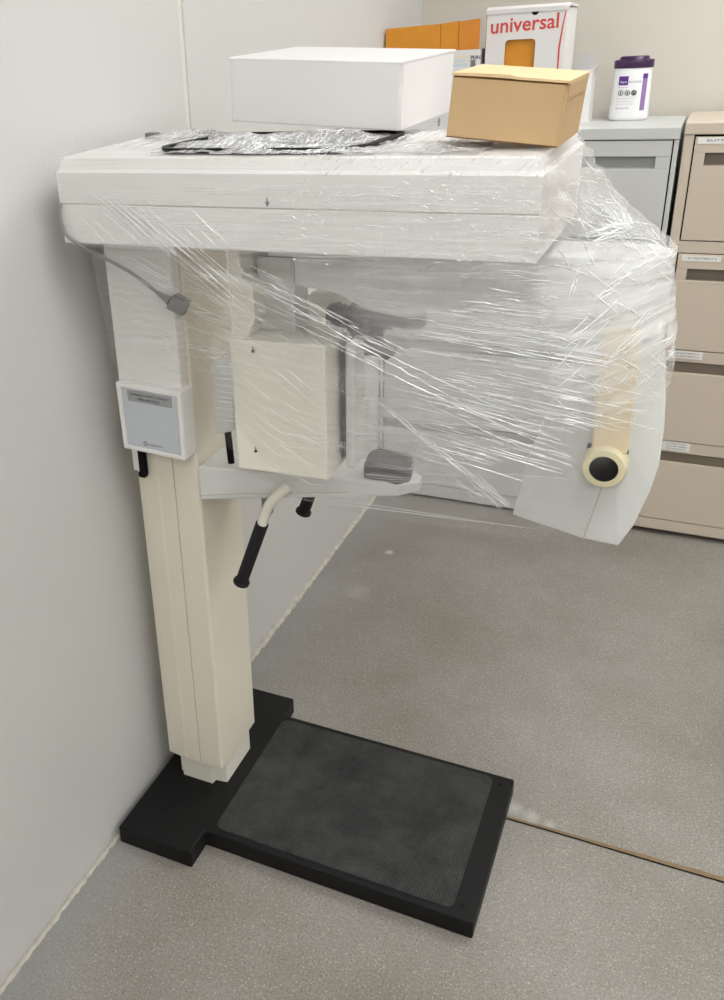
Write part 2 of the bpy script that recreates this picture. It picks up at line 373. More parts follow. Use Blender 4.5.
# ------------------------------------------------------------------ filing cabinets
def cabinet(name, label, x0, x1, y0, y1, base, hgt, lip, drawers, cm, rm, side, feet):
    t = thing(name, label, 'filing cabinet', ((x0+x1)/2, (y0+y1)/2, 0))
    bm = bmesh.new()
    ft = .02
    box(bm, x0, x0+side, y0, y1, base, hgt-lip); box(bm, x1-side, x1, y0, y1, base, hgt-lip)
    box(bm, x0+side, x1-side, y1-.02, y1, base, hgt-lip)
    zs = [d[0] for d in drawers]
    box(bm, x0+side, x1-side, y0, y1-.02, base, drawers[-1][1]-.003)
    for a, b in zip(drawers, drawers[1:]): box(bm, x0+side, x1-side, y0+.001, y0+.03, b[0]+.003, a[1]-.003)
    obj('body', bm, cm, t, bevel=.0015)
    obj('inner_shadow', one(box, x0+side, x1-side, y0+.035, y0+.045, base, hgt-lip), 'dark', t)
    obj('top', one(box, x0-.001, x1+.001, y0-.004, y1, hgt-lip+.001, hgt), cm, t, bevel=.003)
    for z1, z0, kind in drawers:
        a, b = x0+side+.004, x1-side-.004
        bm = bmesh.new()
        if kind == 'slot':
            sa, sb, sz1, sz0 = a+.03, b-.04, z1-.044, z1-.079
            box(bm, a, b, y0-.001, y0+.02, sz1, z1); box(bm, a, b, y0-.001, y0+.02, z0, sz0)
            box(bm, a, sa, y0-.001, y0+.02, sz0, sz1); box(bm, sb, b, y0-.001, y0+.02, sz0, sz1)
            d = obj('drawer', bm, cm, t, bevel=.0012)
            bm = bmesh.new()
            prism(bm, [(y0+.019, sz0), (y0+.003, sz0), (y0+.003, sz0+.003), (y0+.016, sz0+.003), (y0+.016, sz1), (y0+.019, sz1)], 'x', sa, sb)
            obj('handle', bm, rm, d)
        else:
            box(bm, a, b, y0-.001, y0+.02, z0, z1-.034)
            d = obj('drawer', bm, cm, t, bevel=.0012)
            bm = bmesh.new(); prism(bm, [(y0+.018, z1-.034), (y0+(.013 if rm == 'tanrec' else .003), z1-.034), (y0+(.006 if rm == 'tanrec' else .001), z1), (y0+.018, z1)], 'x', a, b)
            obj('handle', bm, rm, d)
    if feet:
        for fx in (x0+.05, x1-.05):
            for fy in (y0+.035, y1-.06):
                obj('foot', one(lathe, (fx, fy, 0), [(.014, 0), (.014, .006), (.005, .007), (.005, base+.002)], 16), 'metal', t)
    return t
CY = 3.008
tan = cabinet('filing_cabinet', 'tan steel lateral filing cabinet with paper labels at the right edge of the picture', .909, 1.82, CY, 3.42, .02, 1.329, .034,
    [(1.290, .998, 'slot'), (.957, .660, 'slot'), (.617, .351, 'pull'), (.307, .062, 'pull')], 'tancab', 'tanrec', .026, True)
grey = cabinet('filing_cabinet', 'light grey steel lateral filing cabinet behind the wrapped machine, with boxes on top', .004, .897, CY, 3.42, .012, 1.317, .035,
    [(1.280, .995, 'slot'), (.957, .660, 'slot'), (.617, .351, 'pull'), (.307, .062, 'pull')], 'greycab', 'greyrec', .013, True)
def lab(x0, x1, z0, z1, lines, m='paper'):
    o = obj('paper_label', one(box, x0, x1, CY-.0025, CY-.001, z0, z1), m, tan)
    k = len(lines); hh = (z1-z0)/(k+.5)
    for i, s in enumerate(lines):
        zz = z1-(i+1)*hh+hh*.05
        text('lettering', s, (x0+(x1-x0)*.16, CY-.0026, zz), XX, ZZ, width=(x1-x0)*.72, height=hh*.5, parent=o)
lab(.945, 1.10, 1.271, 1.288, ['BUTTERFLY A'])
lab(.950, 1.056, .937, .953, ['FLY BUTTERFLY 2'])
lab(.955, 1.050, .632, .656, ['FILE BUTTERFLY 4', 'FILE BUTTERFLY 5'])
lab(.975, 1.058, .318, .348, ['FILE MEDICATION', 'FILE METERED', 'FILE MATERIAL'])

# ------------------------------------------------------------------ things on the cabinets
GZ = 1.3175
def wipes():
    cx, cy = .730, 3.285
    t = thing('wipes_canister', 'white disinfectant wipes canister with dark purple lid on the grey filing cabinet', 'canister', (cx, cy, GZ))
    a, b = .056, .042; n = 48; k_ = 1.07
    def ring(z, s): return [(cx+a*s*(abs(math.cos(q))**.8)*math.copysign(1, math.cos(q)), cy+b*s*(abs(math.sin(q))**.8)*math.copysign(1, math.sin(q)), GZ+z*k_) for q in [2*math.pi*k/n for k in range(n)]]
    bm = bmesh.new(); loft(bm, [ring(0, .94), ring(.004, 1.03), ring(.012, 1.06), ring(.02, 1.04), ring(.142, .98), ring(.146, .95)])
    obj('body', bm, 'canister', t, smooth=True)
    bm = bmesh.new(); loft(bm, [ring(.1425, 1.02), ring(.144, 1.04), ring(.161, 1.04), ring(.164, 1.01), ring(.165, .8), ring(.172, .74), ring(.174, .68)])
    lid = obj('lid', bm, 'purple', t, smooth=True)
    obj('dispensing_cap', one(box, cx-.002, cx+.022, cy-.03, cy+.01, GZ+.1745, GZ+.179), 'dark', lid, bevel=.002)
    # label on the front
    def curved(x0, x1, z0, z1, m, name, off=.0008):
        bm = bmesh.new(); g = []
        for i in range(9):
            x = x0+(x1-x0)*i/8; col = []
            for j, z in enumerate((z0, z1)):
                s = (1.04+(z-.02)/(.122)*(-.06))
                q = min(.999, abs((x-cx)/(a*s)))**(1/.8); y = cy-b*s*(math.sqrt(1-q*q)**.8)-off
                col.append(bm.verts.new((x, y, GZ+z)))
            g.append(col)
        for p, q in zip(g, g[1:]): bm.faces.new((p[0], q[0], q[1], p[1]))
        return obj(name, bm, m, t)
    curved(cx-.036, cx-.008, .104, .130, 'purpleprint', 'printed_logo')
    curved(cx+.033, cx+.046, .030, .136, 'lilacprint', 'printed_band')
    curved(cx+.033, cx+.046, .122, .136, 'purpleprint', 'printed_band', .0011)
    yf = cy-b*1.03-.0018
    text('lettering', 'Super', (cx-.031, yf, GZ+.109), XX, ZZ, height=.008, m='paper', parent=t)
    text('lettering', 'Sani-Cloth', (cx-.006, yf, GZ+.111), XX, ZZ, width=.036, m='print', parent=t)
    text('lettering', 'Germicidal Wipe', (cx-.036, yf, GZ+.096), XX, ZZ, width=.028, m='purpleprint', parent=t)
    for i, x in enumerate((-.027, -.007, .012)):
        bm = bmesh.new(); c = Vector((cx+x, yf, GZ+.082)); vi = []; vo = []
        for k in range(20):
            q = 2*math.pi*k/20; d = Vector((math.cos(q), 0, math.sin(q)))
            vo.append(bm.verts.new(c+d*.0078)); vi.append(bm.verts.new(c+d*(.0058 if i < 2 else .004)))
        for k in range(20): bm.faces.new((vo[k], vo[(k+1) % 20], vi[(k+1) % 20], vi[k]))
        box(bm, c.x-.002, c.x+.002, yf-.0004, yf, c.z-.004, c.z+.003)
        obj('printed_symbol', bm, 'print', t)
    for i in range(3):
        text('lettering', ['Kills bacteria and viruses', 'Cleans and disinfects', 'See label for directions'][i], (cx-.037, yf, GZ+.064-.008*i), XX, ZZ, width=[.055, .05, .052][i], height=.003, m='tagm', parent=t)
    text('lettering', 'Large Wipes 160 ct', (cx-.037, yf, GZ+.034), XX, ZZ, width=.04, height=.006, m='print', parent=t)
wipes()

def universal_box():
    x0, x1, y0, y1, z1 = .316, .549, 3.05, 3.25, 1.646
    t = thing('storage_box', 'white universal box with red lettering and an orange window, standing on the grey cabinet', 'box', ((x0+x1)/2, (y0+y1)/2, GZ))
    wx0, wx1, wz1 = .374, .464, 1.568; th = .003
    bm = bmesh.new()     # front with an arched window cut out
    r = .012
    arch = [(wx0, GZ+.06)] + [(wx0+r-r*math.cos(a), wz1-r+r*math.sin(a)) for a in [math.pi/2*k/4 for k in range(5)]] \
         + [(wx1-r+r*math.sin(a), wz1-r+r*math.cos(a)) for a in [math.pi/2*k/4 for k in range(5)]] + [(wx1, GZ+.06)]
    outer = [(x0, GZ), (x0, z1), (x1, z1), (x1, GZ)]
    poly = [(x0, GZ+.06)]+[(x0, z1), (x1, z1), (x1, GZ+.06)]+arch[::-1]
    prism(bm, poly, 'y', y0, y0+th)
    box(bm, x0, x1, y0, y0+th, GZ, GZ+.06)
    obj('front_panel', bm, 'wbox', t)
    bm = bmesh.new(); box(bm, x0, x0+th, y0+th, y1, GZ, z1); box(bm, x1-th, x1, y0+th, y1, GZ, z1)
    box(bm, x0+th, x1-th, y1-th, y1, GZ, z1); box(bm, x0+th, x1-th, y0+th, y1-th, GZ, GZ+th)
    obj('carton', bm, 'wbox', t)
    bm = bmesh.new(); prism(bm, [(y0-.003, z1-.006), (y0-.004, z1+.006), (y0+.02, z1+.014), (y1, z1+.010), (y1, z1+.004), (y0+.02, z1+.006)], 'x', x0-.003, x1+.004)
    obj('top_flap', bm, 'wbox', t)
    obj('contents', one(box, x0+.01, x1-.012, y0+.012, y1-.02, GZ+th, z1-.03), 'orange', t)
    text('lettering', 'universal', (.329, y0-.0002, 1.586), XX+ZZ*.035, ZZ, width=.198, m='red', parent=t, bold=.016)
    obj('thumb_notch', one(lathe, (.457, y0-.0006, z1-.004), [(.011, 0), (.011, .001)], 20, 'y'), 'dark', t)
    bm = bmesh.new(); pts = [(x1-.006, z1-.01), (x1-.012, 1.60), (x1-.018, 1.54), (x1-.016, 1.45), (x1-.016, GZ), (x1-.012, GZ), (x1-.012, 1.45), (x1-.013, 1.54), (x1-.008, 1.60), (x1-.003, z1-.01)]
    prism(bm, pts, 'y', y0-.0008, y0-.0002); obj('red_stripe', bm, 'red', t)
    obj('printed_band', one(box, x0-.0012, x0-.0002, y0+.0, y0+.06, GZ+.1, z1-.005), 'maroon', t)
universal_box()

def label_carton():
    x0, x1, y0, y1, z1 = .003, .303, 3.012, 3.27, 1.547; th = .003
    t = thing('storage_box', 'white printed carton holding orange envelopes at the wall end of the grey cabinet', 'box', ((x0+x1)/2, (y0+y1)/2, GZ))
    bm = bmesh.new(); box(bm, x0, x1, y0, y0+th, GZ, z1); box(bm, x0, x1, y1-th, y1, GZ, z1)
    box(bm, x0, x0+th, y0+th, y1-th, GZ, z1); box(bm, x1-th, x1, y0+th, y1-th, GZ, z1); box(bm, x0+th, x1-th, y0+th, y1-th, GZ, GZ+th)
    obj('carton', bm, 'wbox', t)
    y = y0-.0006
    def pr(a, b, c, d, m): obj('printed_band', one(box, a, b, y, y0-.0001, c, d), m, t)
    pr(.20, .282, 1.527, 1.531, 'cream_print'); pr(.20, .272, 1.500, 1.508, 'paleblue'); pr(.20, .262, 1.515, 1.518, 'paleblue')
    for i in range(7): pr(.281+.0022*i, .2822+.0022*i, 1.498, 1.518, 'print')
    text('lettering', 'PHN', (.281, y, 1.519), XX, ZZ, height=.011, parent=t, bold=.02)
    text('lettering', '3', (.196, y, 1.462), XX, ZZ, height=.014, parent=t)
    text('lettering', '21', (.190, y, 1.405), XX, ZZ, height=.016, m='green', parent=t, bold=.02)
    pr(.189, .206, 1.401, 1.403, 'print'); pr(.189, .206, 1.423, 1.425, 'green')
    pr(.190, .203, 1.392, 1.395, 'green'); pr(.188, .194, 1.372, 1.375, 'print')
    for i in range(6): pr(.186, .193, 1.330+.004*i, 1.332+.004*i, 'print')
    for (a, b, zt, m, lb) in ((.008, .182, 1.621, 'orange', 'wide orange envelope bundle at the wall end of the white carton'),
                              (.184, .238, 1.626, 'orange', 'middle orange envelope bundle of the three in the white carton'),
                              (.240, .298, 1.629, 'orange2', 'deep orange envelope bundle nearest the universal box, in the white carton')):
        c = (a+b)/2
        e = thing('envelope_bundle', lb, 'envelopes', (c, 3.06, GZ+th), group='orange envelopes in the carton')
        k = 6; w = .028/k
        for i in range(k):
            bm = bmesh.new(); dz = random.uniform(-.004, 0) if i else 0
            yy = 3.018+i*w
            prism(bm, [(a+(.001*i), GZ+th), (b, GZ+th), (b, zt+dz+.002), (a+.001*i, zt+dz-.003)], 'y', yy, yy+w*.8)
            obj('envelope', bm, m, e)
label_carton()

def small_white():
    x0, x1, y0, y1, z1 = .562, .618, 3.20, 3.31, 1.470; th = .002
    t = thing('small_box', 'small white box with a raised flap beside the universal box on the grey cabinet', 'box', ((x0+x1)/2, (y0+y1)/2, GZ))
    bm = bmesh.new(); box(bm, x0, x1, y0, y0+th, GZ, z1); box(bm, x0, x1, y1-th, y1, GZ, z1)
    box(bm, x0, x0+th, y0+th, y1-th, GZ, z1); box(bm, x1-th, x1, y0+th, y1-th, GZ, z1); box(bm, x0+th, x1-th, y0+th, y1-th, GZ, GZ+th)
    obj('carton', bm, 'wbox', t)
    bm = bmesh.new(); prism(bm, [(x0, z1), (x1, z1), (x1-.004, z1+.03), (x1-.018, z1+.045), (x0+.004, z1+.05)], 'y', y1-th, y1-th*.2)
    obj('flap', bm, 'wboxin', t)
    bm = bmesh.new(); loft(bm, [[(x1-th, y0, z1), (x1, y0, z1), (x1, y1, z1), (x1-th, y1, z1)], [(x1+.010, y0+.01, z1+.012), (x1+.012, y0+.01, z1+.011), (x1+.012, y1-.01, z1+.011), (x1+.010, y1-.01, z1+.012)]])
    obj('flap', bm, 'wbox', t)
small_white()

# ------------------------------------------------------------------ the x-ray machine
MX = thing('dental_xray_machine', 'cream dental panoramic x-ray machine on a black base plate, wrapped in clear film', 'x-ray machine', (.1, 1.425, 0))
PT = .045
# base
bm = bmesh.new()
prism(bm, [(.017, 1.155), (.199, 1.155), (.199, 1.221), (.780, 1.221), (.780, 1.627), (.206, 1.630), (.206, 1.697), (.017, 1.697)], 'z', .0, PT)
bp = obj('base_plate', bm, 'black', MX, bevel=.005, seg=3)
bm = bmesh.new(); prism(bm, rrect(.214, .736, 1.236, 1.613, .018), 'z', PT-.001, PT+.0022)
obj('rubber_mat', bm, 'mat', bp, bevel=.001)
for x, y in ((.752, 1.252), (.752, 1.597)):
    obj('screw', one(lathe, (x, y, PT), [(.0045, 0), (.0045, .0008)], 14), 'dark', bp)
for x, y in ((.06, 1.20), (.10, 1.195), (.085, 1.24)):
    bm = bmesh.new(); lathe(bm, (x, y, PT), [(.006, 0), (.006, .0006), (.003, .001)], 16); obj('plug_cap', bm, 'black', bp)
# telescoping column
bm = bmesh.new()
prism(bm, [(.073, 1.349), (.150, 1.349), (.152, 1.362), (.180, 1.366), (.180, 1.488), (.160, 1.490), (.160, 1.498), (.075, 1.498), (.062, 1.47), (.062, 1.36), (.073, 1.358)], 'z', PT-.001, .35)
obj('inner_column', bm, 'creamlt', MX, bevel=.002)
bm = bmesh.new()
prof = [(.050, 1.336), (.096, 1.331), (.101, 1.332), (.1315, 1.332), (.1325, 1.3345), (.1345, 1.3345), (.1355, 1.332), (.186, 1.332), (.1895, 1.336), (.1895, 1.500), (.185, 1.506), (.055, 1.506), (.050, 1.50)]
prism(bm, prof, 'z', .118, 1.30)
obj('column', bm, 'cream', MX, bevel=.001)
obj('column_groove', one(box, .1325, .1345, 1.3335, 1.3350, .12, 1.2), 'groove', MX)
# upper panel on the column, control box with its tag
bm = bmesh.new(); prism(bm, [(1.306, 1.025), (1.306, 1.295), (1.333, 1.295), (1.333, 1.025)], 'x', .050, .184)
obj('column_panel', bm, 'white', MX, bevel=.004)
bm = bmesh.new()
prism(bm, [(.058, .903), (.1905, .896), (.1935, 1.030), (.0560, 1.036)], 'y', 1.290, 1.332)
cb = obj('control_box', bm, 'white', MX, bevel=.003)
bm = bmesh.new(); prism(bm, [(.0665, .911), (.1825, .905), (.184, 1.021), (.0655, 1.027)], 'y', 1.2892, 1.2902)
pl = obj('face_plate', bm, 'plate', cb)
def frame_poly(bm, o, i, y0, y1):
    for k in range(4):
        a, b, c, d = o[k], o[(k+1) % 4], i[(k+1) % 4], i[k]
        loft(bm, [[(p[0], y0, p[1]) for p in (a, b, c, d)], [(p[0], y1, p[1]) for p in (a, b, c, d)]])
bm = bmesh.new(); frame_poly(bm, [(.0585, .904), (.190, .897), (.193, 1.0295), (.0565, 1.0355)], [(.0665, .911), (.1825, .905), (.184, 1.021), (.0655, 1.027)], 1.2868, 1.2904)
obj('bezel', bm, 'white', cb, bevel=.0012)
bm = bmesh.new(); prism(bm, [(.0785, 1.0015), (.172, .9975), (.172, 1.0185), (.0785, 1.0225)], 'y', 1.2884, 1.2891)
tg = obj('name_tag', bm, 'tagm', pl)
tg['label'] = 'silver dealer tag with two lines of print'
text('lettering', 'PATTERSON DENTAL COMPANY', (.086, 1.2882, 1.0135), XX-ZZ*.045, ZZ, width=.078, height=.0042, parent=tg)
text('lettering', '800-654-2027', (.102, 1.2882, 1.0045), XX-ZZ*.045, ZZ, width=.045, height=.0052, parent=tg)
text('lettering', 'PLANMECA', (.113, 1.2890, .9165), XX-ZZ*.045, ZZ, width=.03, height=.0032, parent=pl)
bm = bmesh.new(); frame_poly(bm, [(.103, .915), (.1095, .9147), (.1095, .923), (.103, .9233)], [(.1038, .9158), (.1087, .9155), (.1087, .9222), (.1038, .9225)], 1.2886, 1.2891)
obj('printed_logo', bm, 'print', pl)
bm = bmesh.new()
prism(bm, [(.0625, .830), (.0765, .829), (.0785, .836), (.0785, .899), (.0655, .899), (.0655, .841), (.0625, .840)], 'y', 1.318, 1.330)
obj('hook', bm, 'dark', MX, bevel=.001)
obj('hook_bracket', one(box, .052, .066, 1.320, 1.334, .842, .90), 'white', MX, bevel=.001)
# overhead beam
bm = bmesh.new()
fx0, fx1, y0, y1 = .053, .797, 1.200, 1.585
def ringb(ix, z): # inset
    return [(fx0+ix*.5, y0+ix, z), (fx1-ix, y0+ix, z), (fx1-ix, y1-ix, z), (.008, y1-ix, z)]
loft(bm, [ringb(.004, 1.3035), ringb(.0, 1.306), ringb(.0, 1.3650), ringb(.0018, 1.3655), ringb(.0018, 1.3672), ringb(0, 1.3677), ringb(0, 1.414), ringb(.006, 1.4185), ringb(.0115, 1.434), ringb(.016, 1.436)])
beam = obj('overhead_housing', bm, 'white', MX, bevel=.0015)
o_ = obj('housing_seam', one(box, fx0+.002, fx1-.0012, y0+.0012, y0+.003, 1.3655, 1.3672), 'groove', beam)
bm = bmesh.new()   # small arrow mark pressed on the front
c = at(267, 202, y0-.0012)
prism(bm, [(c.x-.0008, c.z+.006), (c.x+.0008, c.z+.006), (c.x+.0008, c.z-.001), (c.x+.004, c.z+.001), (c.x, c.z-.007), (c.x-.004, c.z+.001), (c.x-.0008, c.z-.001)], 'y', y0-.0009, y0-.0003)
obj('arrow_mark', bm, 'print', beam)
# black tray let into the top
bm = bmesh.new(); prism(bm, rrect(.205, .545, 1.232, 1.50, .06, 8), 'z', 1.434, 1.441)
tr = obj('top_tray', bm, 'darkgrey', MX, bevel=.003)
bm = bmesh.new()
po = rrect(.205, .545, 1.232, 1.50, .06, 8); pi_ = rrect(.215, .535, 1.242, 1.49, .052, 8)
loft(bm, [[(p[0], p[1], 1.440) for p in po], [(p[0], p[1], 1.4455) for p in po], [(p[0], p[1], 1.4455) for p in pi_], [(p[0], p[1], 1.440) for p in pi_]], cap=False)
obj('tray_rim', bm, 'black', tr)
M['traygrey'] = mat('tray_grey', srgb(120, 120, 122), .4)
bm = bmesh.new(); prism(bm, rrect(.218, .532, 1.245, 1.487, .05, 8), 'z', 1.4408, 1.4418)
obj('tray_liner', bm, 'traygrey', tr)
for x, y in ((.035, 1.50), (.13, 1.53)):
    obj('cable_clip', one(box, x, x+.022, y, y+.02, 1.434, 1.446), 'plug', MX, bevel=.002)

# rotating arm slung under the beam
bm = bmesh.new()
prof = [(.350, 1.286), (.955, 1.286), (.957, 1.258), (.950, 1.205), (.944, 1.178), (.90, 1.172), (.84, 1.190), (.77, 1.222), (.70, 1.212), (.65, 1.192), (.58, 1.180), (.52, 1.188), (.47, 1.212), (.35, 1.228)]
def clampx(x, y):   # rounded free end in plan
    return min(x, .955-.03*((abs(y-1.40)/.06)**2)) if x > .9 else x
rings = []
for y in (1.340, 1.352, 1.37, 1.40, 1.43, 1.448, 1.460):
    rings.append([(clampx(p[0], y), y, p[1]) for p in prof])
loft(bm, rings)
arm = obj('rotating_arm', bm, 'cool', MX, bevel=.003)
for z in (1.258, 1.204):
    bm = bmesh.new()
    pts = [(.80, 1.3396, z)]+[(.80+.117*t, 1.3392, z) for t in (.3, .6, 1)]
    pts = [Vector(p) for p in pts]; pts += [Vector((clampx(.955, y)+.0005, y, z)) for y in (1.352, 1.37, 1.4, 1.43, 1.448)]
    tube(bm, pts, .0010, 5); obj('seam_line', bm, 'groove', arm)
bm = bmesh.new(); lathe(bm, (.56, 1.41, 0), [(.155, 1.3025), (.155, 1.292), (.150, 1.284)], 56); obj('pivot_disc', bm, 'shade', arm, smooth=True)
# sensor head hanging at the column side
hx = [(.305, 1.276), (.473, 1.281), (.471, 1.392), (.303, 1.387)]
bm = bmesh.new(); loft(bm, [[(x, y, .905) for x, y in hx], [(x-.002, y, 1.142) for x, y in hx]])
hb = obj('sensor_head', bm, 'creamlt', MX, bevel=.003)
for px, py in ((253, 351), (256, 451)):
    c = at(px, py, 1.276)
    bm = bmesh.new(); lathe(bm, (c.x, 1.276, c.z), [(.0028, 0), (.0028, -.0015)], 14, 'y'); 
    prism(bm, [(c.x-.0006, c.z+.008), (c.x+.0006, c.z+.008), (c.x+.0006, c.z+.004), (c.x-.0006, c.z+.004)], 'y', 1.2745, 1.2758)
    obj('screw', bm, 'darkgrey', hb)
bm = bmesh.new()
prism(bm, [(.300, 1.14), (.300, 1.284), (.322, 1.284), (.324, 1.24), (.343, 1.225), (.345, 1.175), (.330, 1.14)], 'y', 1.292, 1.400)
obj('hanger', bm, 'creamlt', MX, bevel=.003)
bm = bmesh.new(); prism(bm, [(.330, 1.140), (.330, 1.268), (.398, 1.268), (.398, 1.14)], 'y', 1.335, 1.400)
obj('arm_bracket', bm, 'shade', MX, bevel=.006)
# cassette panel beside the sensor head with a dark slot between
obj('cassette_panel', one(box, .4825, .500, 1.340, 1.392, .905, 1.130), 'cool', MX, bevel=.004)
obj('cassette_slot', one(box, .4765, .4820, 1.338, 1.388, .925, 1.118), 'dark', MX)
# tube head on the far side: slanted two-facet housing
def W(px, py, y): return at(px, py, y)
fr_ = [(512, 515.5, 1.366), (583, 539.5, 1.322), (618, 546.5, 1.319), (634, 525.6, 1.321), (650, 492, 1.324), (659, 466, 1.328), (664, 430, 1.333), (665.5, 401, 1.338), (664, 380, 1.342), (660, 345, 1.345), (603, 345, 1.345), (579, 378, 1.345), (555, 392, 1.356), (532, 447, 1.362)]
front = [W(*p) for p in fr_]
seamtop = W(612, 400, 1.318)
bm = bmesh.new()
vf = [bm.verts.new(p) for p in front]; st = bm.verts.new(seamtop)
depth = .17
vb = [bm.verts.new(Vector((.87, 0, 1.02)).lerp(Vector((p.x, 0, p.z)), .93)+YY*(p.y+depth)) for p in front]
n = len(front)
for i in range(n): bm.faces.new((vf[i], vf[(i+1) % n], vb[(i+1) % n], vb[i]))
bm.faces.new(vb)
for a, b in ((1, 2), (2, 3), (3, 4), (4, 5), (5, 6), (6, 7), (7, 8), (8, 9), (9, 10), (10, 11), (11, 12), (12, 13), (13, 0), (0, 1)):
    bm.faces.new((vf[a], vf[b], st))
th_ = obj('tube_head', bm, 'cool', MX, bevel=.003)
a, b = W(583, 539.5, 1.3215), W(603, 484, 1.3195)
obj('housing_seam', one(tube, [a, b], .0009, 6), 'groove', th_)
for px, py in ((589, 446), (626.5, 452)):
    c = W(px, py, 1.317); bm = bmesh.new(); lathe(bm, (c.x, 1.317, c.z), [(.003, .006), (.003, -.002), (.002, -.003)], 14, 'y'); obj('screw', bm, 'dark', th_)
# yellowed carrier strip and ring
sp = [(603, 335), (641, 335), (638, 370), (627, 455), (591, 455), (597, 370)]
yS = 1.300
pts = [W(p[0], p[1], yS) for p in sp]
bm = bmesh.new(); loft(bm, [[(p.x, yS, p.z) for p in pts], [(p.x, 1.344, p.z) for p in pts]])
ts = obj('tube_carrier', bm, 'yellowed', MX, bevel=.003)
c = W(603.5, 469.5, 1.285)
bm = bmesh.new(); lathe(bm, (c.x, 1.285, c.z), [(.0315, .036), (.0315, .005), (.029, .001), (.0205, 0), (.0200, .002), (.0200, .036)], 48, 'y')
rg = obj('pivot_ring', bm, 'ring', MX, smooth=True)
bm = bmesh.new(); lathe(bm, (c.x, 1.285, c.z), [(.0203, .004), (.0203, .0015), (.019, .0005), (.001, .0005)], 40, 'y')
obj('pivot_cap', bm, 'dark', rg)

# chin-rest shelf reaching out from the column
def A(s, y): return (.190+s, y)
bm = bmesh.new()
top = [(.190, 1.329), (.270, 1.343), (.475, 1.382), (.560, 1.402), (.590, 1.430), (.590, 1.455), (.555, 1.476), (.190, 1.500)]
zb = [.795, .806, .826, .832, .834, .834, .832, .800]
zt = [.867, .866, .862, .858, .856, .856, .858, .867]
loft(bm, [[(p[0], p[1], z) for p, z in zip(top, zb)], [(p[0], p[1], z) for p, z in zip(top, zt)]])
sh = obj('chin_rest_shelf', bm, 'cool', MX, bevel=.004)
obj('seam_line', one(tube, [(.191, 1.3285, .806), (.270, 1.3425, .817), (.475, 1.3815, .836)], .0007, 5), 'groove', sh)
bm = bmesh.new()
cb_ = [(.495, 1.400), (.560, 1.400), (.577, 1.420), (.572, 1.455), (.500, 1.462), (.488, 1.44)]
loft(bm, [[(x, y, .855) for x, y in cb_], [(x, y, .883) for x, y in cb_], [(.5+(x-.5)*.9+.004, y, .897) for x, y in cb_]])
obj('chin_rest', bm, 'darkgrey', MX, bevel=.005)
# temple support plate and its black peg by the column
bm = bmesh.new(); prism(bm, [(.216, .921), (.258, .937), (.262, 1.094), (.2185, 1.066)], 'y', 1.360, 1.405)
obj('temple_plate', bm, 'cool', MX, bevel=.003)
obj('temple_peg', one(tube, [(.243, 1.368, .860), (.239, 1.368, .940)], .0065, 14), 'dark', MX)
# head positioner: dark clamps and a bar above the chin rest
YM = 1.415
def mech(pts, d=.03, m='darkgrey', name='positioner_part', y=YM):
    P_ = [W(px, py, y) for px, py in pts]; bm = bmesh.new()
    loft(bm, [[(p.x, y, p.z) for p in P_], [(p.x, y+d, p.z) for p in P_]])
    return obj(name, bm, m, MX, bevel=.003)
mech([(308, 294), (334, 294), (343, 301), (343, 330), (326, 332), (308, 330)], .05, 'creamlt', 'positioner_block', YM+.012)
mech([(325, 310), (329, 304), (338, 303), (343, 311), (342, 331), (334, 336), (325, 332)], .03, name='positioner_knob')
mech([(344, 309), (350, 304.5), (366, 309), (396, 312), (402, 326), (384, 328), (382, 344), (362, 346), (344, 332)], .035, name='positioner_body')
mech([(396, 313), (424, 319), (423, 329), (398, 329)], .02, name='positioner_bar')
mech([(333, 350), (337, 346), (352, 340), (372, 346), (391, 348), (393, 356), (386, 361), (378, 357), (352, 355), (342, 357), (336, 359)], .03, name='temple_pad')
mech([(383, 329), (393, 329), (393, 345), (384, 345)], .01, 'cool', 'positioner_post')
# patient handles: bent white tubes with black foam grips
def handle(p0, p1, p2, p3, p4):
    pts = spline([p0, p1, p2, p3], 7)
    bm = bmesh.new(); tube(bm, pts, .0095, 14)
    h = obj('handle', bm, 'creamlt', MX, smooth=True)
    p3, p4 = Vector(p3), Vector(p4); d = (p4-p3).normalized(); a = p3-d*.008
    bm = bmesh.new(); tube(bm, [a, a+d*.002, p4-d*.008, p4-d*.007, p4-d*.001, p4], .0125, 18)
    g = obj('grip', bm, 'rubber', h, smooth=True)
    u, w = frame(p4, d)
    bm = bmesh.new(); prf = [(.0130, -.008), (.0165, -.006), (.0165, -.001), (.012, .002), (.002, .003)]
    loft(bm, [[p4+d*hh+(u*math.cos(q)+w*math.sin(q))*r for q in [2*math.pi*k/20 for k in range(20)]] for r, hh in prf])
    obj('grip_end', bm, 'rubber', h, smooth=True)
YH = 1.335
handle(W(288, 487, 1.352), W(277, 496, YH), W(268, 507, YH), W(261, 527, YH), W(241, 583, YH))
q = [Vector((.385, 1.50, .835)), Vector((.375, 1.512, .815)), Vector((.360, 1.52, .79)), Vector((.345, 1.52, .765))]
e4 = W(303, 513, 1.52)
q = [Vector((e4.x+.047, 1.47, .835)), Vector((e4.x+.042, 1.50, .815)), Vector((e4.x+.036, 1.52, .795)), Vector((e4.x+.028, 1.52, .775))]
handle(*q, e4)
bm = bmesh.new(); c = W(266, 500, 1.44); box(bm, c.x-.006, c.x+.012, 1.43, 1.45, c.z-.03, .80); obj('shelf_bracket', bm, 'cable', MX, bevel=.002)

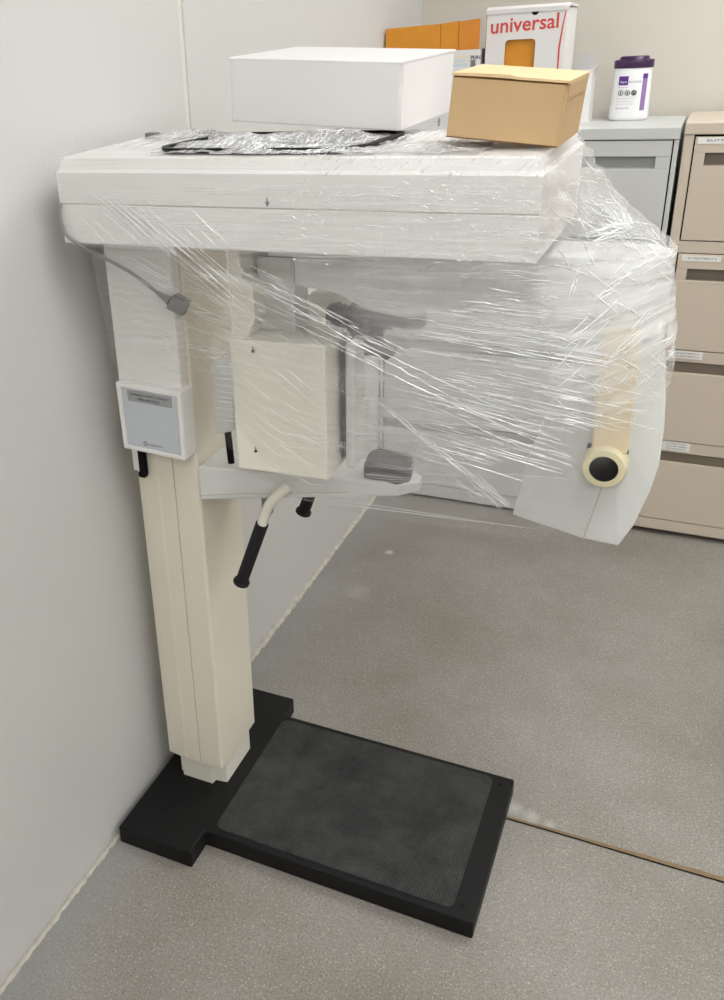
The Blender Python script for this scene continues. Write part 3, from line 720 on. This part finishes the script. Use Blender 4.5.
# ------------------------------------------------------------------ cable
cp = [W(60, 203, 1.196), W(59.6, 215, 1.193), W(65, 232, 1.192), W(74, 241, 1.193), W(85, 248, 1.205), W(104.6, 258, 1.235), W(127, 270.4, 1.262), W(147, 284, 1.280), W(160, 295, 1.290)]
cb = thing('power_cable', 'grey cable looping off the left end of the housing to a connector', 'cable', cp[-1])
obj('cord', one(tube, spline(cp, 8), .0032, 8), 'cable', cb, smooth=True)
a, b, c, d = W(158, 293, 1.29), W(166, 307, 1.29), W(168, 306, 1.29), W(173, 296, 1.29)
bm = bmesh.new(); tube(bm, [W(158, 293, 1.292), W(170, 301, 1.292)], .004, 10, .009); obj('boot', bm, 'cable', cb, smooth=True)
sq = [W(*p, 1.284) for p in ((173, 294.5), (187, 303), (181, 317), (165.5, 308.5))]
bm = bmesh.new(); loft(bm, [[(p.x, 1.284, p.z) for p in sq], [(p.x, 1.302, p.z) for p in sq]])
obj('connector', bm, 'plug', cb, bevel=.002)

# ------------------------------------------------------------------ boxes on top of the machine
def rot3(yaw, ty, tx): return Matrix.Rotation(yaw, 3, 'Z') @ Matrix.Rotation(ty, 3, 'Y') @ Matrix.Rotation(tx, 3, 'X')
rad = math.radians
def white_box():
    w, d, h = .302, .245, .100
    t = thing('mailer_box', 'white cardboard mailer box lying on top of the wrapped machine', 'box', (.538, 1.437, 1.4485), rot3(rad(-4), rad(3.4), rad(2.5)))
    obj('carton', one(box, -w, 0, .0015, d, 0, h-.004), 'wbox', t, bevel=.0015, local=True)
    obj('front_flap', one(box, -w+.003, -.0025, -.0008, .0022, .001, h-.003), 'wbox', t, bevel=.0008, local=True)
    bm = bmesh.new(); prism(bm, [(0-.0012, h-.0042), (d+.002, h-.0042), (d+.002, h), (.002, h), (-.0012, h-.002)], 'x', -w-.0005, .0015)
    obj('lid', bm, 'wbox', t, bevel=.001, local=True)
    obj('side_tab', one(box, -.0001, .0012, .004, d-.004, .001, h-.0045), 'wbox', t, bevel=.0004, local=True)
white_box()
def kraft_box():
    w, d, h = .148, .152, .080
    t = thing('cardboard_box', 'small brown cardboard box tilted on the right end of the wrapped machine', 'box', (.802, 1.266, 1.4400), rot3(rad(-1.6), rad(5.6), rad(2.0)))
    obj('carton', one(box, -w, 0, .001, d, 0, h-.003), 'kraft', t, bevel=.0012, local=True)
    bm = bmesh.new()      # lid edge bows up a little on the front
    k = 14; ring0 = []; 
    rows = []
    for i in range(k+1):
        x = -w-.001+(w+.002)*i/k; dz = .0022*math.sin(math.pi*i/k)*(1 if i < k*.55 else .2)
        rows.append([bm.verts.new(p) for p in ((x, -.002, h-.003+dz*.4), (x, d+.001, h-.003), (x, d+.001, h), (x, -.002, h+dz))])
    for a, b in zip(rows, rows[1:]):
        for j in range(4): bm.faces.new((a[j], a[(j+1) % 4], b[(j+1) % 4], b[j]))
    bm.faces.new(rows[0]); bm.faces.new(rows[-1][::-1])
    obj('lid', bm, 'kraftlit', t, local=True)
    obj('edge_gap', one(box, -w+.001, -.001, .0002, .0012, h-.0048, h-.003), 'kraftedge', t, local=True)
    obj('front_flap', one(box, -w+.001, -.004, -.0012, .0012, .0018, h-.0055), 'kraft', t, bevel=.0006, local=True)
    obj('bottom_edge', one(box, -w, -.001, -.0004, .0012, .0003, .0016), 'kraftedge', t, local=True)
    obj('side_tab', one(box, .0001, .0016, .004, d*.8, h-.022, h-.004), 'kraft', t, bevel=.0006, local=True)
kraft_box()

# ------------------------------------------------------------------ stretch film
FT = thing('stretch_film', 'clear plastic stretch film wrapped around the upper half of the x-ray machine', 'plastic film', (.45, 1.35, .78))
def grid(name, P, m, layers=1.0, wob=.0, wf=12, seed=0, uvs=(1, 1), sub=None):
    """P: rows of points (rows x cols), refined by spline-free bilinear subdivision with film wobble along its normal"""
    nr, nc = len(P), len(P[0]); su, sv = sub or (6, 6)
    R = (nr-1)*sv; C = (nc-1)*su
    pos = []; lay = []; uv = []
    for j in range(R+1):
        a = min(j//sv, nr-2); fa = j/sv-a
        for i in range(C+1):
            b = min(i//su, nc-2); fb = i/su-b
            p = (P[a][b].lerp(P[a][b+1], fb)).lerp(P[a+1][b].lerp(P[a+1][b+1], fb), fa)
            if callable(layers): l = layers(i/C, j/R)
            else: l = layers
            pos.append(p); lay.append(l); uv.append((i/C*uvs[0], j/R*uvs[1]))
    idx = lambda i, j: j*(C+1)+i
    nrm = []
    for j in range(R+1):
        for i in range(C+1):
            du = pos[idx(min(i+1, C), j)]-pos[idx(max(i-1, 0), j)]; dv = pos[idx(i, min(j+1, R))]-pos[idx(i, max(j-1, 0))]
            nrm.append(du.cross(dv).normalized())
    V = []
    for k, (p, nn) in enumerate(zip(pos, nrm)):
        w = wob(k % (C+1)/C, k//(C+1)/R) if callable(wob) else wob
        V.append(p+nn*w*(noise.noise(Vector((uv[k][0]*wf, uv[k][1]*wf*1.7, seed)))+.5*noise.noise(Vector((uv[k][0]*wf*2.6, uv[k][1]*wf*4, seed+9)))))
    Fc = [(idx(i, j), idx(i+1, j), idx(i+1, j+1), idx(i, j+1)) for j in range(R) for i in range(C)]
    inv = wm(FT).inverted()
    me = bpy.data.meshes.new(name); me.from_pydata([inv@v for v in V], [], Fc)
    ul = me.uv_layers.new(name='UVMap')
    for lp in me.loops: ul.data[lp.index].uv = uv[lp.vertex_index]
    at_ = me.attributes.new('layers', 'FLOAT', 'POINT')
    for i, l in enumerate(lay): at_.data[i].value = l
    for p in me.polygons: p.use_smooth = True
    me.materials.append(M[m]); o = bpy.data.objects.new(name, me); COL.objects.link(o); o.parent = FT
    return o, V, Fc

# (1) sheet hanging from the beam over arm, heads and column
cols = [((90, 249.5, 1.1975), (116, 379, 1.282)), ((140, 251, 1.1965), (160, 382, 1.282)), ((188, 253, 1.1965), (193, 384, 1.284)),
        ((212, 254, 1.1965), (207, 410, 1.300)), ((238, 255, 1.1965), (226, 446, 1.300)), ((270, 257, 1.1965), (262, 480, 1.290)),
        ((310, 259, 1.1965), (300, 500, 1.285)), ((350, 260, 1.1965), (345, 512, 1.280)), ((400, 262, 1.1965), (410, 522, 1.275)),
        ((450, 264, 1.1965), (480, 531, 1.270)), ((500, 265, 1.1965), (540, 541, 1.268)), ((533, 266, 1.1965), (590, 549, 1.268)),
        ((580, 262, 1.270), (616, 550, 1.266)), ((630, 261, 1.300), (640, 513, 1.266)), ((671, 257, 1.345), (666, 445, 1.270)), ((674, 256, 1.40), (666, 440, 1.36)), ((672, 255, 1.46), (660, 430, 1.52))]
NR = 9
rows = []
for j in range(NR):
    t = j/(NR-1); row = []
    for k, (a, b) in enumerate(cols):
        px = a[0]+(b[0]-a[0])*t; py = a[1]+(b[1]-a[1])*t; y = a[2]+(b[2]-a[2])*t
        if 2 < k < 12: y -= .012*math.sin(math.pi*t)          # bellies towards the room, over the sensor head
        if k >= 14: px += 6*math.sin(math.pi*min(1, t*1.15))
        if 12 <= k <= 14: y -= .006*math.sin(math.pi*t)
        row.append(W(px, py, y))
    rows.append(row)
def lay_main(u, v):
    px = 90+u*580
    l = .55+.5*min(1, max(0, (u-.12)/.3))
    if u > .5: l += .18
    l *= 1-(.62 if u < .62 else .85)*min(1, max(0, (v-.72)/.18))                       # one thin layer at the bottom hem
    if u < .45: l *= .72
    if u > .5: l *= 1-min(1, (u-.5)/.18)*min(1, max(0, (v-.42)/.33))*.8
    if u > .68: l *= 1-min(1, (u-.68)/.05)*min(1, max(0, (v-.6)/.12))*.9
    if u > .7 and v < .42: l *= 1.3
    return l*(.75+.9*abs(noise.noise(Vector((u*7, v*5, 3)))))
sheet, V1, F1 = grid('front_film', rows, 'film', lay_main, .0025, 9, 1, (1, 1), (5, 8))
# (2) film hugging the beam front and top
xs = [.052, .10, .2, .3, .4, .5, .6, .7, .7985]
secs = [(1.1975, 1.300), (1.1965, 1.33), (1.1965, 1.38), (1.1965, 1.416), (1.206, 1.4375), (1.23, 1.4385), (1.32, 1.4395), (1.42, 1.4395), (1.52, 1.4392), (1.583, 1.4385)]
P = [[Vector((x if s[0] > 1.2 or x > .06 else x, s[0], s[1])) for x in xs] for s in secs]
def lay_beam(u, v): return (.8+.5*u) if v < .45 else 1.2
def wob_beam(u, v): return .0006
beamfilm, V2, F2 = grid('housing_film', P, 'filmbeam', lay_beam, wob_beam, 14, 3, (1, 1), (8, 5))
# (3) the film over the right end: from the beam end down to the arm end
e = [[Vector((.7985, 1.198, 1.30)), Vector((.7985, 1.197, 1.36)), Vector((.7985, 1.199, 1.415)), Vector((.790, 1.209, 1.4375)), Vector((.790, 1.36, 1.4385)), Vector((.788, 1.50, 1.4385)), Vector((.789, 1.575, 1.434))],
     [Vector((.845, 1.265, 1.292)), Vector((.842, 1.275, 1.33)), Vector((.838, 1.285, 1.362)), Vector((.834, 1.30, 1.378)), Vector((.832, 1.39, 1.388)), Vector((.83, 1.49, 1.388)), Vector((.825, 1.56, 1.384))],
     [Vector((.90, 1.318, 1.289)), Vector((.90, 1.325, 1.302)), Vector((.895, 1.33, 1.318)), Vector((.89, 1.34, 1.330)), Vector((.886, 1.40, 1.338)), Vector((.882, 1.47, 1.338)), Vector((.875, 1.53, 1.334))],
     [Vector((.955, 1.350, 1.287)), Vector((.957, 1.358, 1.288)), Vector((.958, 1.37, 1.289)), Vector((.958, 1.39, 1.290)), Vector((.956, 1.42, 1.290)), Vector((.952, 1.45, 1.288)), Vector((.945, 1.48, 1.284))]]
endf, V3, F3 = grid('end_film', e, 'filmtop', .8, .007, 7, 5, (1, 1), (9, 14))
# (4) crumpled wads lying on the tray and under the boxes
def wad(cx, cy, lx, ly, hgt, seed, lay=1.5, m='filmtop'):
    n = 7; P = []
    for j in range(n):
        r = []
        for i in range(n):
            u, v = i/(n-1), j/(n-1); b = math.sin(math.pi*u)*math.sin(math.pi*v)
            x = cx+(u-.5)*lx+.01*noise.noise(Vector((i*1.7, j*1.3, seed))); y = cy+(v-.5)*ly+.01*noise.noise(Vector((i*1.1, j*2.1, seed+5)))
            z = 1.4400+hgt*b*(.5+.9*abs(noise.noise(Vector((i*1.9, j*1.7, seed+2)))))
            r.append(Vector((x, y, z)))
        P.append(r)
    return grid('crumpled_film', P, m, lay, .0035, 9, seed, (.6, .6), (6, 6))
WV = []
for a in ((.40, 1.40, .30, .16, .020, 81), (.30, 1.36, .16, .14, .020, 91), (.31, 1.27, .20, .09, .016, 11), (.38, 1.25, .12, .07, .018, 21), (.27, 1.33, .16, .14, .014, 31), (.47, 1.26, .20, .08, .010, 41), (.63, 1.29, .16, .13, .007, 51), (.13, 1.50, .15, .10, .016, 61), (.22, 1.45, .16, .10, .013, 71)):
    WV.append(wad(*a))

# creases: thin white strands on the film, standing in for lamp glints on folds
def tree(parts):
    V = []; Fc = []
    for v, f in parts:
        o = len(V); V += v; Fc += [tuple(i+o for i in q) for q in f]
    return BVHTree.FromPolygons(V, Fc)
TR = tree([(V1, F1), (V2, F2), (V3, F3)])
def onfilm(px, py):
    d = dirn(px, py); h = TR.ray_cast(CAM, d)
    return None if h[0] is None else h[0]-d*.0006
def crease_glint(bm, p, q, r, bow=0, n=9, jit=.4):
    pts = []
    for i in range(n):
        t = i/(n-1); x = p[0]+(q[0]-p[0])*t; y = p[1]+(q[1]-p[1])*t+bow*math.sin(math.pi*t)+random.uniform(-jit, jit)
        if x > 574 and y > 432: break
        h = onfilm(x, y)
        if h is None: break
        if pts and (h-pts[-1]).length > .12: break
        pts.append(h)
    if len(pts) < 3: return
    m_ = len(pts)-1
    tube(bm, pts, lambda t: r*(.25+.75*math.sin(math.pi*min(.97, max(.03, t))))*random.uniform(.75, 1.2), 4)
U = random.uniform
bright = bmesh.new(); faint = bmesh.new()
# bands over the left of the housing, running down to the right
for k in range(26):
    x = U(80, 215); y = U(190, 225)+(x-80)*.12; L = U(12, 55); crease_glint(faint if random.random() < .75 else bright, (x, y), (x+L*.72, y+L*.72), U(.0004, .0007))
for k in range(14):
    x = U(100, 240); y = 246+U(0, 30)+(x-100)*.15; L = U(30, 90); crease_glint(faint, (x, y), (x+L, y+L*.55), U(.0003, .0006))
for k in range(12):
    x = U(115, 200); y = U(275, 350); L = U(20, 60); crease_glint(faint, (x, y), (x+L, y+L*.2), U(.0003, .0005))
for k in range(75):
    t = random.random(); x = 95+t*110+U(-14, 14); y = 196+t*70+U(-14, 14); L = U(14, 70); crease_glint(bright if random.random() < .4 else faint, (x, y), (x+L, y+L*.86), U(.0003, .0006), U(-1, 1), 12, .25)
for k in range(90):
    x = U(112, 232); y = U(262, 372); L = U(14, 60); crease_glint(faint, (x, y), (x+L, y+L*U(.1, .55)), U(.0002, .0004), 0, 9, .2)
for k in range(40):
    x = U(238, 330); y = U(300, 465); L = U(12, 46); crease_glint(faint, (x, y), (x+L, y+L*U(.5, .9)), U(.0002, .0005), 0, 8, .3)
for k in range(12):
    y = 366+k*6+U(-1, 1); crease_glint(bright, (216, y), (236, y+U(2, 4)), U(.0006, .0012), 0, 6, .2)  # bright strands painted as the striped reflections of the temple plate
# dense scatter sweeping from housing's lower left across the middle
for k in range(60):
    t = random.random(); x = 225+t*150+U(-12, 12); y = 270+t*85+U(-16, 16); L = U(8, 40); crease_glint(bright if random.random() < .4 else faint, (x, y), (x+L, y+L*.48), U(.0004, .0007))
for a, b, r in (((255, 286), (512, 432), .0009), ((300, 318), (560, 440), .0007), ((330, 344), (600, 468), .0009), ((230, 268), (380, 345), .0006), ((380, 385), (530, 432), .0006), ((400, 395), (560, 440), .0009), ((430, 405), (600, 478), .0007)):
    crease_glint(bright, a, b, r*.85, U(-5, 5), 26, .9)
# fan of streaks stretched towards the tube head
for k in range(150):
    x = U(400, 560); y = U(300, 455)*1.0; L = U(15, 85) if random.random() < .8 else U(80, 150); s = .10+.22*(y-290)/180
    crease_glint(bright if random.random() < .55 else faint, (x, y), (x+L, y+L*s), U(.0004, .0009), U(-1.5, 1.5), 12)
for k in range(30):
    x = U(470, 560); y = U(230, 300); L = U(8, 35); crease_glint(bright if random.random() < .4 else faint, (x, y), (x+L, y+L*U(.0, .25)), U(.0004, .0008))
# glints along the steep fold from the sensor head to the foot of the tube head
for d in (0, 1.5, 4, 7): crease_glint(bright if d < 2 else faint, (378+d, 402+d*.2), (506+d, 506), U(.0007, .0011), 2, 22, .6)
for k in range(12): x = U(450, 480); crease_glint(faint, (x, 470+U(0, 14)), (x+U(25, 45), 500+U(0, 12)), .0005)
# hem strands across the bottom
for k in range(15):
    y = U(488, 520); crease_glint(faint, (250+U(0, 60), y), (480+U(0, 110), y+U(22, 34)), U(.0003, .0006), 0, 18, .2)
for k in range(26):
    x = U(240, 520); y = U(420, 480); crease_glint(faint, (x, y), (x+U(40, 110), y+U(2, 10)), U(.0003, .0005))
# glints of the gathered knot and folds at the right end
for k in range(60):
    x, y = U(548, 650), U(150, 250); crease_glint(bright if random.random() < .45 else faint, (x, y), (x+U(10, 38), y+U(4, 30)), U(.0005, .0010), U(-3, 3))
for k in range(36):
    a = U(-.7, 1.3); x, y = 628+U(-7, 7), 228+U(-6, 6); L = U(10, 48); crease_glint(bright, (x, y), (x-L*math.cos(a), y-L*math.sin(a)), U(.0005, .0011), U(-2, 2))
for k in range(70):
    x, y = U(545, 665), U(262, 400); a = random.choice((U(-.9, -.4), U(.2, .8))); L = U(8, 40)
    if y > 400-.2*(x-545) and x < 640 and y > 375: continue
    crease_glint(bright if random.random() < .5 else faint, (x, y), (x+L*math.cos(a), y+L*math.sin(a)), U(.0005, .0010), U(-2, 2))
for a, b, r in (((562, 340), (622, 296), .0011), ((575, 268), (572, 300), .0009), ((590, 300), (640, 268), .0008), ((598, 368), (645, 330), .0010)):
    for d in (0, 1.4, 3.1): crease_glint(bright if d < 3 else faint, (a[0]+d+U(0, 9), a[1]+U(-2, 2)), (b[0]-U(0, 9), b[1]+d), r, U(-4, 4), 12, 1.3)
for k in range(22):
    x, y = U(585, 640), U(400, 470); crease_glint(faint, (x, y), (x+U(8, 30), y-U(0, 4)), .0004)
# glint lines of the horizontal layers round the housing front
for k in range(90):
    x = U(90, 500); y = U(182, 258); crease_glint(faint, (x, y), (x+U(20, 110), y+U(0, 3)), U(.0002, .0004), 0, 10, .15)
for k in range(150):
    x = U(280, 535); y = U(178, 264); crease_glint(bright if random.random() < .3 else faint, (x, y), (x+U(1, 7), y+U(-1, 4)), U(.0005, .0009), 0, 4)
# short glints on the bevel and the top
for k in range(70):
    x = U(300, 540); y = U(158, 178); L = U(5, 15); crease_glint(bright if random.random() < .5 else faint, (x, y), (x+L*.6, y-L*.6), U(.0004, .0008), 0, 5)
for k in range(60):
    x = U(400, 450); y = U(138, 156); L = U(14, 50); crease_glint(bright if random.random() < .4 else faint, (x, y), (x+L, y-L*.5), U(.0004, .0009), 0, 8)
obj('film_crease_glints', bright, 'crease_glint', FT)['kind'] = 'stuff'; obj('fine_crease_glints', faint, 'crease_glint2', FT)['kind'] = 'stuff'
# white strands painted as glints over the crumpled wads and the tray
TR2 = tree([(w[1], w[2]) for w in WV]+[(V2, F2)])
TR = TR2
bm = bmesh.new()
for k in range(420):
    x = random.gauss(300, 52); y = 141+U(-14, 14)*(1-abs(x-315)/260); a = U(-1.6, .3); L = U(4, 18)
    crease_glint(bm, (x, y), (x+L*math.cos(a), y+L*math.sin(a)), U(.0004, .0010), U(-2, 2), 6, .8)
for k in range(70):
    x = U(175, 270); y = U(128, 155); L = U(12, 34); crease_glint(bm, (x, y), (x+L, y-L*.62), U(.0004, .0008), 0, 7)
for k in range(24):
    x = U(95, 170); y = U(128, 150); L = U(12, 36); crease_glint(bm, (x, y), (x+L, y-L*.3), U(.0004, .0009), 0, 7)
obj('film_crumple_glints', bm, 'crease_glint', FT)['kind'] = 'stuff'

# ------------------------------------------------------------------ world and view
w = bpy.data.worlds.new('world'); SC.world = w; w.use_nodes = True
w.node_tree.nodes['Background'].inputs[0].default_value = (.8, .8, .8, 1); w.node_tree.nodes['Background'].inputs[1].default_value = .3
SC.view_settings.view_transform = 'Standard'; SC.view_settings.look = 'None'
SC.view_settings.gamma = 1; SC.view_settings.use_curve_mapping = False; SC.view_settings.exposure = 0
SC.cycles.use_denoising = True
SC.cycles.transparent_max_bounces = 24; SC.cycles.max_bounces = 8; SC.cycles.sample_clamp_indirect = 6
